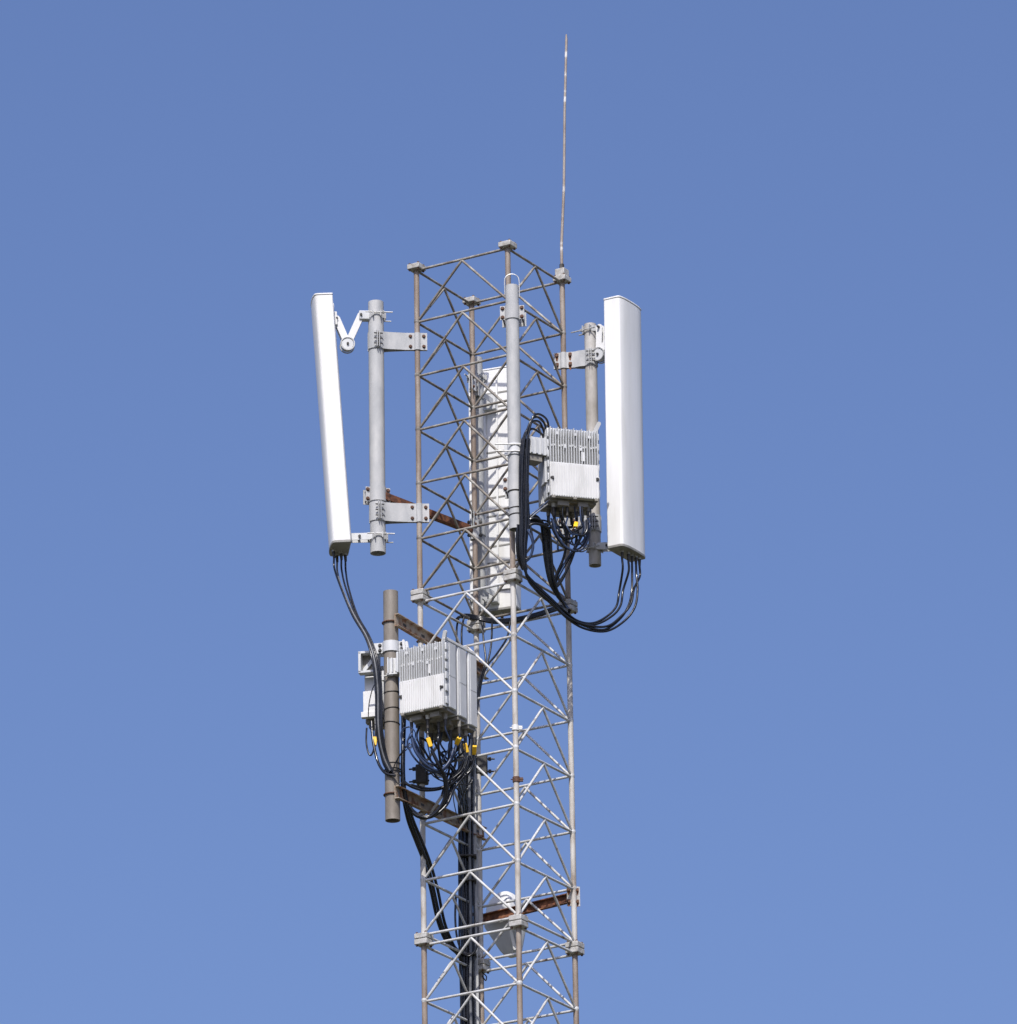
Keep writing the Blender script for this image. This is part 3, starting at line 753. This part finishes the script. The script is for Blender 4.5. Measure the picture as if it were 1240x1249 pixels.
# ------------------------------------------------------------------ cables
def smooth(pts, k=7):
    out = []; N = len(pts)
    for i in range(N - 1):
        p0, p1, p2, p3 = pts[max(i - 1, 0)], pts[i], pts[i + 1], pts[min(i + 2, N - 1)]
        for j in range(k):
            t = j / k
            out.append(.5 * ((2 * p1) + (p2 - p0) * t + (2 * p0 - 5 * p1 + 4 * p2 - p3) * t * t + (3 * p1 - p0 - 3 * p2 + p3) * t ** 3))
    out.append(pts[-1]); return out
def cable(label, pts, r=.011, mt=None, group=None, jit=0, tag_at=None, start=None, name='jumper_cable', end=None):
    q = [P(*p) for p in pts]
    if jit: q = [p + V(random.uniform(-jit, jit), random.uniform(-jit, jit), random.uniform(-jit, jit) * .6) for p in q]
    if start is not None: q = list(start) + q
    if end is not None: q = q + list(end)
    s = smooth(q)
    o = obj(name, MB().tube(s, r, 10), mt or M_cab); tag(o, label, 'cable', group)
    if tag_at is not None:
        i = min(range(1, len(s) - 1), key=lambda j: abs(proj(s[j])[0] - tag_at[0]) + abs(proj(s[j])[1] - tag_at[1])); d = (s[min(i + 1, len(s) - 1)] - s[max(i - 1, 0)]).normalized()
        a = d.cross(V(0, 1, 0)).normalized(); b = d.cross(a)
        obj('marker_tag', MB().box(s[i], .0175, .014, .04, a, b, d), M_yel, o, bevel=.004)
    return o
def boots(root):
    out = []
    for ch in root.children:
        if ch.name.startswith('cable_connector') or ch.name.startswith('cable_port'):
            for g_ in ch.children:
                vz = min(v.co.z for v in g_.data.vertices); c = WLOC[g_.name]; out.append(V(c.x, c.y, c.z + vz + .01))
    return out

# left antenna -> taupe pole
G1 = 'jumper cables of the tilted panel antenna'
bl = sorted(boots(aL), key=lambda p: p.x)
offs = [-3, -.5, 2, 4]
for i, b in enumerate(bl):
    dx = offs[i]; bu, bv = proj(b)
    cable('black cable dropping from the tilted panel antenna to the taupe pole' if i != 1 else 'grey cable among the black ones dropping from the tilted panel antenna',
          [(bu + .5, bv + 14, b.y - .02), (bu + 4 + (3 - i), bv + 34, -.36), (432 + dx * .9, 750, -.52), (448 + dx * .8, 778, -.66), (457 + dx, 806, -.74), (461 + dx, 840, -.745), (461.5 + dx, 880, -.74), (464 + dx, 905, -.72), (469 + dx * .8, 925, -.70), (476 + dx * .6, 940, -.70)],
          .0085, M_cabg if i == 1 else M_cab, G1 if i != 1 else None, start=[b + V(0, 0, .02), b - V(0, 0, .02)])
# unit left of the pole: hanging loop
cable('thin black loop hanging under the unit left of the taupe pole, with yellow tag', [(447, 888, -.5), (446.5, 905, -.52), (449, 918, -.54), (452.5, 921, -.55), (456, 912, -.55), (457.5, 893, -.53), (457, 876, -.5)], .0075, tag_at=(457, 904))
cable('thicker black cable falling beside the taupe pole from the left unit', [(453, 880, -.5), (455, 905, -.55), (461, 930, -.6), (470, 943, -.68), (482, 946, -.71)], .012)
cable('thin dark wire drooping in front of the left unit cover', [(464, 826, -.72), (455, 838, -.72), (450, 858, -.66), (449, 874, -.6)], .004, M_cab)
for k_, (dx, dy) in enumerate(((0, 0), (3.5, 4))):
    cable('black cable running down the left flank of the taupe pole', [(459 + dx, 846 + dy, -.62), (460 + dx, 880, -.62), (463 + dx, 910, -.62), (468 + dx, 932, -.64), (475 + dx, 942, -.70)], .011, group='cables on the flank of the taupe pole')

# cable loops under the stack
G2 = 'looping jumper cables under the stacked radio units'
B0, B1, B2 = boots(st_objs[0][0]), boots(st_objs[1][0]), boots(st_objs[2][0])
hub = (556, 944, -.45)
lab2 = 'black jumper looping from the stacked radio units into the trunk bundle'
def loop(b, pts, r=.0095, mt=None, tg=None, lab=lab2): return cable(lab, pts, r, mt, G2, start=[b + V(0, 0, .02), b - V(0, 0, .04)], tag_at=tg, jit=.006)
loop(B0[0], [(497, 905, -.78), (503, 922, -.76), (518, 936, -.72), (536, 943, -.62), (552, 944, -.45), (564, 958, -.1), (567, 990, .3), (567, 1030, .42)], .0085, M_cabb)
loop(B0[1], [(522, 902, -.8), (527, 916, -.78), (534, 932, -.74), (541, 950, -.66), (541, 972, -.6), (533, 988, -.58), (520, 996, -.56), (507, 992, -.55), (498, 982, -.56)], .0105, tg=(525, 906))
loop(B0[2], [(535, 905, -.78), (537, 925, -.72), (541, 945, -.62), (546, 962, -.58), (540, 982, -.56), (526, 993, -.55), (512, 997, -.54), (500, 990, -.55)], .0105)
loop(B0[3], [(548, 905, -.78), (545, 918, -.74), (538, 928, -.70), (526, 932, -.68), (512, 920, -.70), (506, 905, -.72)], .007, M_cabb)
loop(B1[0], [(512, 900, -.62), (520, 920, -.6), (534, 936, -.56), (548, 944, -.5), (560, 938, -.4)], .0095)
loop(B1[1], [(530, 905, -.6), (540, 925, -.55), (553, 942, -.45), (563, 965, -.1), (566, 1000, .35)], .009)
loop(B1[2], [(547, 908, -.6), (548, 922, -.58), (548, 938, -.54), (544, 952, -.52), (538, 970, -.54)], .0095)
loop(B1[3], [(556, 908, -.66), (554, 920, -.66), (547, 932, -.64), (537, 941, -.62), (527, 936, -.62), (515, 922, -.64), (506, 905, -.68)], .008, M_cabb, tg=(556, 904))
loop(B2[0], [(538, 918, -.5), (545, 926, -.46), (554, 938, -.4), (563, 950, -.1), (570, 985, .35)], .008)
loop(B2[1], [(553, 920, -.45), (556, 930, -.43), (550, 944, -.45), (544, 958, -.5), (524, 962, -.56), (500, 957, -.62)], .0115)
loop(B2[2], [(568, 917, -.55), (566, 927, -.55), (560, 940, -.54), (550, 951, -.55), (540, 960, -.56), (520, 964, -.58), (502, 960, -.6), (490, 950, -.62)], .0115, tg=(568.5, 912))
loop(B2[3], [(577, 921, -.46), (575, 930, -.46), (568, 939, -.46), (557, 948, -.48), (549, 962, -.5), (544, 980, -.52), (530, 994, -.54)], .0115, tg=(577.5, 915))
cable('thicker jumper arc from the stack hub to the lower channel', [(562, 934, -.47), (556, 946, -.48), (551, 960, -.5), (547, 974, -.52), (536, 988, -.55), (522, 996, -.56), (508, 994, -.56), (500, 984, -.57)], .0135)
cable('coil of thin blue black wire beside the taupe pole', [(499, 886, -.8), (491, 889, -.79), (488.5, 898, -.78), (492, 908, -.77), (499, 912, -.76), (505, 904, -.77), (506, 893, -.78), (500, 887, -.79), (492, 890, -.785), (490, 900, -.775), (494, 910, -.765), (503, 907, -.76)], .0042, M_cabb)
cable('second coil of thin wire hanging at the stack corner', [(503, 890, -.8), (499, 897, -.8), (496, 908, -.79), (498, 914, -.78), (505, 908, -.78), (508, 897, -.79), (502, 888, -.8)], .0038, M_cabb)
cable('thin wire loop tied round the taupe pole above the lower channel', [(500, 906, -.75), (488, 920, -.74), (480, 936, -.71), (480, 948, -.71), (486, 956, -.71), (491, 952, -.71), (484, 938, -.72), (486, 924, -.73), (496, 914, -.74)], .0045)
for i_ in range(3):
    k = -.035 * (i_ == 1) + .02 * (i_ == 2)
    cable('stout black cable hugging the shaded side of the taupe pole', [(490 + i_ * 2, 838 + i_ * 3, -.5), (491 + i_, 880, -.53), (490.5 + i_, 915, -.56 + k), (490 + i_ * 1.3, 945, -.58 + k), (491 + i_ * 2, 970, -.55 + k), (497 + i_ * 3.1, 1000, -.45 + k), (507 + i_ * 3.6, 1026, -.3 + k), (517 + i_ * 3.9, 1052, -.1 + k), (525 + i_ * 4.1, 1085, .1 + k), (534 + i_ * 3.8, 1125, .25 + k), (546 + i_ * 3.2, 1152, .34 + k), (559 + i_ * 2, 1166, .40 + k), (566 + i_ * 1.5, 1190, .43), (567 + i_ * 1.5, 1260, .43)],
          .0128, None, 'feeder cables sweeping from the taupe pole into the mast', jit=.003)
cable('thin cable swinging from hub to trunk with slack', [(553, 955, -.4), (553, 975, -.2), (557, 995, .1), (561, 1010, .35), (561, 1040, .42)], .0045, M_cabb)

# trunk bundle down the far leg
G3 = 'trunk cables running down inside the mast'
tr = []
for i in range(9):
    bx = 559.5 + i * 2.1; dp = .40 + (i % 2) * .045 + (.02 if i % 3 else 0)
    top = 880 + (i * 37) % 50
    w_ = lambda: random.uniform(-.8, .8)
    cable('black trunk cable clipped in a row beside the far tower leg' if i not in (3, 6) else 'grey trunk cable between the black ones beside the far tower leg',
          [(bx + 1 + w_(), top, dp), (bx + w_(), 960, dp), (bx + w_(), 1010, dp), (bx + .5 + w_(), 1060, dp), (bx + 1 + w_(), 1110, dp), (bx + 1.5 + w_(), 1160, dp), (bx + 2 + w_(), 1210, dp), (bx + 2 + w_(), 1262, dp), (bx + 3, 1320, dp)],
          .0125 if i % 4 else .009, M_cab if i not in (3, 6) else M_cabg, G3 if i not in (3, 6) else 'grey trunk cables inside the mast', name='trunk_cable')
tray = thing('cable_tray', 'pale grey ladder strip carrying the black trunk cables', 'cable tray', P(570, 1249, .5))
ta, tb_ = P(562, 870, .5), P(567, 1320, .5); tb_ = V(ta.x, ta.y, tb_.z)
for x in (-.012, .1):
    obj('side_rail', MB().box((ta + tb_) / 2 + V(x, 0, 0), .016, .012, (ta.z - tb_.z) / 2), M_galv, tray)
for i in range(9):
    zz = ta.z - .12 - i * .33
    obj('rung', MB().box(V(ta.x + .044, ta.y - .0, zz), .05, .008, .012), M_galv, tray)
# ties round trunk
for v_ in (925, 1045, 1075, 1165):
    c = P(570, v_, .43)
    t = obj('cable_strap', MB().box(c, .075, .055, .006), M_dark); tag(t, 'narrow black strap gathering the trunk cables in the mast', 'strap', 'straps round the trunk cables')
cable('slack black service loop beside the trunk cables at the lower joint', [(556, 1092, .3), (555, 1118, .28), (557, 1142, .28), (563, 1160, .28), (572, 1166, .28), (580, 1158, .28), (583, 1143, .28), (582, 1125, .3)], .009)
cable('thin curled wire end below the lower joint', [(588, 1186, .6), (593, 1191, .6), (592, 1196, .6), (588, 1190, .6)], .005)

# front pole: bundle of cables and big loops to the right antenna
br_ = sorted(boots(aR), key=lambda p: p.x)
G4 = 'jumper cables of the upright panel antenna'
RLOOP = [  # the two inner and the two outer loops hang as pairs
    [(755, 722), (751, 740), (739, 753), (722, 760), (704, 757), (688, 745)],
    [(760, 720), (757, 738), (747, 751), (727, 761.5), (706, 760), (688, 748.5)],
    [(770, 722), (766, 740), (755, 756), (737, 768), (712, 763), (690, 751)],
    [(777.5, 720), (774, 741), (761, 758), (739, 770), (713, 766.5), (691, 754)],
    [(773, 718), (769, 737), (757, 752), (740, 764), (716, 762.5), (691, 752.5)]]
for i, b in enumerate(br_[:5]):
    bu, bv = proj(b); dep = (-.06, -.12, -.17, -.24, -.32, -.42)
    pts = [(bu + .5, bv + 15, b.y)] + [(q[0], q[1], dep[j] + .012 * (i % 2)) for j, q in enumerate(RLOOP[i])]
    k = (i % 2) * .026
    cable(['black cable sweeping in a deep loop from the upright panel antenna to the mast', 'outermost black cable in the deep loop below the upright panel antenna'][i == 3],
          pts + [(671, 729 + i * 1.7, -.55 - k), (652, 711 + i * 1.8, -.66 - k), (640 + i * .5, 696 + i * 1.5, -.76 - k), (635 + i * 1.6, 670, -.80 - k), (634.5 + i * 2.3, 640, -.81 - k), (634 + i * 2.4, 600, -.81 - k), (634.5 + i * 2.4, 560, -.81 - k), (637 + i * 2, 535, -.81 - k)],
          .0098, M_cab, G4 if i != 3 else None, start=[b + V(0, 0, .02), b - V(0, 0, .02)], jit=.0025)
G5 = 'cable hoops over the front radio bracket'
for i, (a, t) in enumerate(((640, 520), (642, 514), (645, 509), (639, 526))):
    cable('black cable arching over the bracket of the finned radio unit',
          [(636.5 + i * 1.8, 600, -.815), (636 + i * 2, 560, -.82), (a - 2, 535 + i, -.82), (a + 4, t + 2, -.81), (a + 10, t - 6 + i, -.78), (a + 18, t - 5 + i * 2, -.72), (a + 23, t + 6, -.66), (a + 26 - i, t + 20, -.62)], .0095, None, G5)
cable('black cable looping out low beside the pale front pole', [(643, 600, -.8), (645, 632, -.8), (648, 650, -.8), (650, 664, -.8), (647, 678, -.8), (640, 683, -.8)], .011)
for i in range(3):
    cable('stout black drop cable on the shaded side of the pale front pole', [(631 + i * 3, 640, -.79), (630.5 + i * 3, 660, -.78), (632 + i * 2.6, 680, -.75), (638 + i * 2, 695, -.7)], .013, None, 'drop cables on the front pole')
# right unit loops
G6 = 'looping jumper cables under the finned radio unit'
C0, C1 = boots(r2), boots(r3)
lab6 = 'dark jumper looping from the finned radio unit down to the cable bundle'
def loop6(b, pts, r=.009, mt=None, tg=None): return cable(lab6, pts, r, mt, G6, start=[b + V(0, 0, .02), b - V(0, 0, .03)], tag_at=tg, jit=.005)
loop6(C0[0], [(672, 640, -.7), (680, 657, -.66), (692, 669, -.6), (705, 670, -.56), (714, 660, -.56), (718, 645, -.6)], .009)
loop6(C0[1], [(690, 640, -.72), (697, 651, -.7), (705, 653, -.66), (713, 655, -.62), (710, 664, -.6), (704, 658, -.62)], .0075, M_cabb)
loop6(C0[2], [(702, 645, -.66), (703, 660, -.62), (699, 678, -.58), (690, 697, -.54), (680, 712, -.52), (674, 719, -.52)], .0105, tg=(702, 641))
loop6(C0[3], [(720, 640, -.62), (714, 655, -.6), (704, 665, -.58), (692, 660, -.6), (680, 645, -.66), (672, 632, -.7)], .0075, M_cabb)
loop6(C1[0], [(664, 640, -.56), (665, 660, -.55), (667, 685, -.54), (671, 708, -.53), (678, 722, -.5)], .012)
loop6(C1[1], [(686, 640, -.5), (690, 655, -.5), (687, 678, -.5), (679, 698, -.5), (672, 714, -.5)], .0095)
loop6(C1[2], [(667, 645, -.5), (668, 670, -.52), (671, 700, -.52), (675, 717, -.52)], .012)
loop6(C1[3], [(700, 650, -.45), (695, 662, -.5), (684, 655, -.55), (672, 640, -.6), (660, 634, -.7), (645, 638, -.8)], .0075)
for i in range(4):
    k = .03 * (i % 2)
    cable('stout black cable gathered in the drop below the finned radio unit', [(640 + i, 633 + i * 3.2, -.8), (652, 629 + i * 3.2, -.76 - k), (659.5 + i * 2.6, 637 + i * 2, -.7 - k), (662 + i * 2.9, 655, -.64 - k), (664.5 + i * 2.7, 680, -.6 - k), (669 + i * 2, 706, -.56 - k), (676 + i * 1.3, 722, -.52), (690, 738 + i, -.44)], .0118, None, 'drop cables below the finned radio unit', jit=.002)
for i, pts in enumerate(([(674, 634, -.7), (679, 652, -.68), (690, 667, -.64), (704, 672, -.6), (714, 664, -.58), (718, 648, -.58), (717, 632, -.6)],
                         [(690, 640, -.62), (691, 656, -.6), (688, 678, -.57), (680, 698, -.54), (673, 716, -.52)],
                         [(704, 650, -.62), (700, 672, -.58), (692, 694, -.55), (683, 711, -.53), (675, 719, -.52)],
                         [(643, 646, -.82), (648, 656, -.82), (650, 667, -.81), (646, 680, -.8), (639, 686, -.79)],
                         [(684, 636, -.7), (696, 648, -.68), (710, 653, -.65), (716, 646, -.63), (716, 634, -.62)],
                         [(668, 632, -.68), (675, 646, -.66), (688, 656, -.63), (700, 655, -.6), (707, 642, -.6)])):
    cable('thick black jumper arc hanging clear beneath the finned radio unit', pts, .0108, M_cab if i % 3 else M_cabb, 'thick jumper arcs beneath the finned radio unit')
for i, pts in enumerate(([(573, 922, -.5), (569, 936, -.5), (560, 948, -.52), (549, 957, -.55), (532, 963, -.57), (512, 963, -.6), (493, 955, -.62)],
                         [(579, 922, -.48), (575, 938, -.48), (563, 950, -.5), (553, 963, -.53), (545, 981, -.56), (531, 994, -.58), (515, 998, -.58), (503, 991, -.58)],
                         [(526, 915, -.8), (534, 932, -.78), (543, 948, -.72), (544, 968, -.66), (537, 985, -.62), (523, 997, -.6), (509, 995, -.6)],
                         [(502, 900, -.8), (507, 917, -.8), (520, 933, -.78), (535, 940, -.74), (547, 930, -.7), (553, 914, -.68)])):
    cable('thick black jumper arc hanging clear beneath the stacked radio units', pts, .0125, None if i != 3 else M_cabb, 'thick jumper arcs beneath the stacked radio units')
for i in range(2):
    cable(['thin blue black wire from front pole to corner of the finned unit', 'thin grey wire from front pole to corner of the finned unit'][i], [(641, 634 + i * 3, -.8), (650, 626 + i * 3, -.79), (660, 618 + i * 3, -.77), (668, 611 + i * 4, -.74)], .006, M_cabg if i else M_cabb, 'thin wires at the unit corner')
# bundle crossing the back of the mast at the middle joint
for i in range(4):
    cable('black cable crossing the far faces of the mast at the middle joint', [(556 + i, 756 - i, .35), (566, 750 + i, .48), (582, 752 + i * 1.2, .55), (604, 756 + i * 1.2, .5), (630, 754 + i * 1.2, .38), (655, 748 + i * 1.2, .24), (676, 741 + i * 1.3, .08), (688, 738 + i, -.1), (694, 744 + i, -.25)], .012, None, 'cables crossing at the middle joint')
for i, pts in enumerate(([(560, 752, .4), (557, 765, .38), (557, 790, .36), (558, 830, .38), (560, 890, .4)], [(566, 752, .42), (563, 768, .4), (563, 792, .38), (563, 840, .4), (564, 900, .42)],
                         [(588, 760, .5), (590, 785, .46), (592, 806, .42), (586, 826, .4), (578, 870, .4)], [(600, 760, .48), (599, 785, .45), (595, 806, .42), (588, 826, .4), (580, 880, .4)],
                         [(622, 758, .4), (618, 778, .38), (606, 797, .38), (592, 816, .38), (583, 850, .4), (576, 890, .4)])):
    cable('black feeder falling inside the mast between middle joint and trunk bundle', pts, .0085, None, 'feeders inside the mast')

# thinner wires tangled among the loops
rt = random.Random(21)
for i in range(7):
    u0 = rt.uniform(500, 572); u2 = rt.uniform(518, 570); y0 = -.74 + (u0 - 500) * .003 + rt.uniform(0, .2)
    v0 = 884 + (u0 - 500) * .16; lo = rt.uniform(922, 962)
    if i % 3: pts = [(u0, v0, y0), (u0 + rt.uniform(-3, 3), v0 + 16, y0), ((u0 + u2) / 2 + rt.uniform(-8, 8), lo - 10, y0 + .05), (u2, lo, -.5), (u2 + rt.uniform(2, 12), lo + rt.uniform(-20, 4), -.42), (563 + rt.uniform(-3, 5), lo + 24, .1), (565 + rt.uniform(-3, 6), 1010, .36)]
    else: pts = [(u0, v0, y0), (u0 - 2, v0 + 18, y0), ((u0 + u2) / 2, lo - 8, y0 + .06), (u2 + 4, lo - 22, y0 + .1), (u2 + 6, 900, y0 + .12), (u2 + 5, 888 + (u2 - 500) * .1, y0 + .14)]
    cable('slender dark wire tangled among the loops under the stacked radio units', pts, rt.choice((.0045, .006, .0075)), rt.choice((M_cab, M_cab, M_cabb)), 'slender wires under the stacked radio units')
for i in range(5):
    u0 = rt.uniform(670, 722); u2 = rt.uniform(672, 712); y0 = -.7 + rt.uniform(0, .22); lo = rt.uniform(648, 690)
    if i % 2: pts = [(u0, 618, y0), (u0 + rt.uniform(-2, 2), 632, y0), ((u0 + u2) / 2 + rt.uniform(-6, 6), lo - 6, y0 + .04), (u2 + 6, lo - 10, y0 + .06), (u2 + 9, 632, y0 + .06), (u2 + 9, 620, y0 + .06)]
    else: pts = [(u0, 618, y0), (u0 + 1, 634, y0), ((u0 + 2 * u2) / 3, lo, y0 + .05), (680 + rt.uniform(-4, 4), 700, -.52), (678 + rt.uniform(-3, 3), 722, -.5), (692, 742, -.44)]
    cable('slender dark wire tangled among the loops under the finned radio unit', pts, rt.choice((.0045, .006, .0075)), rt.choice((M_cab, M_cab, M_cabb)), 'slender wires under the finned radio unit')
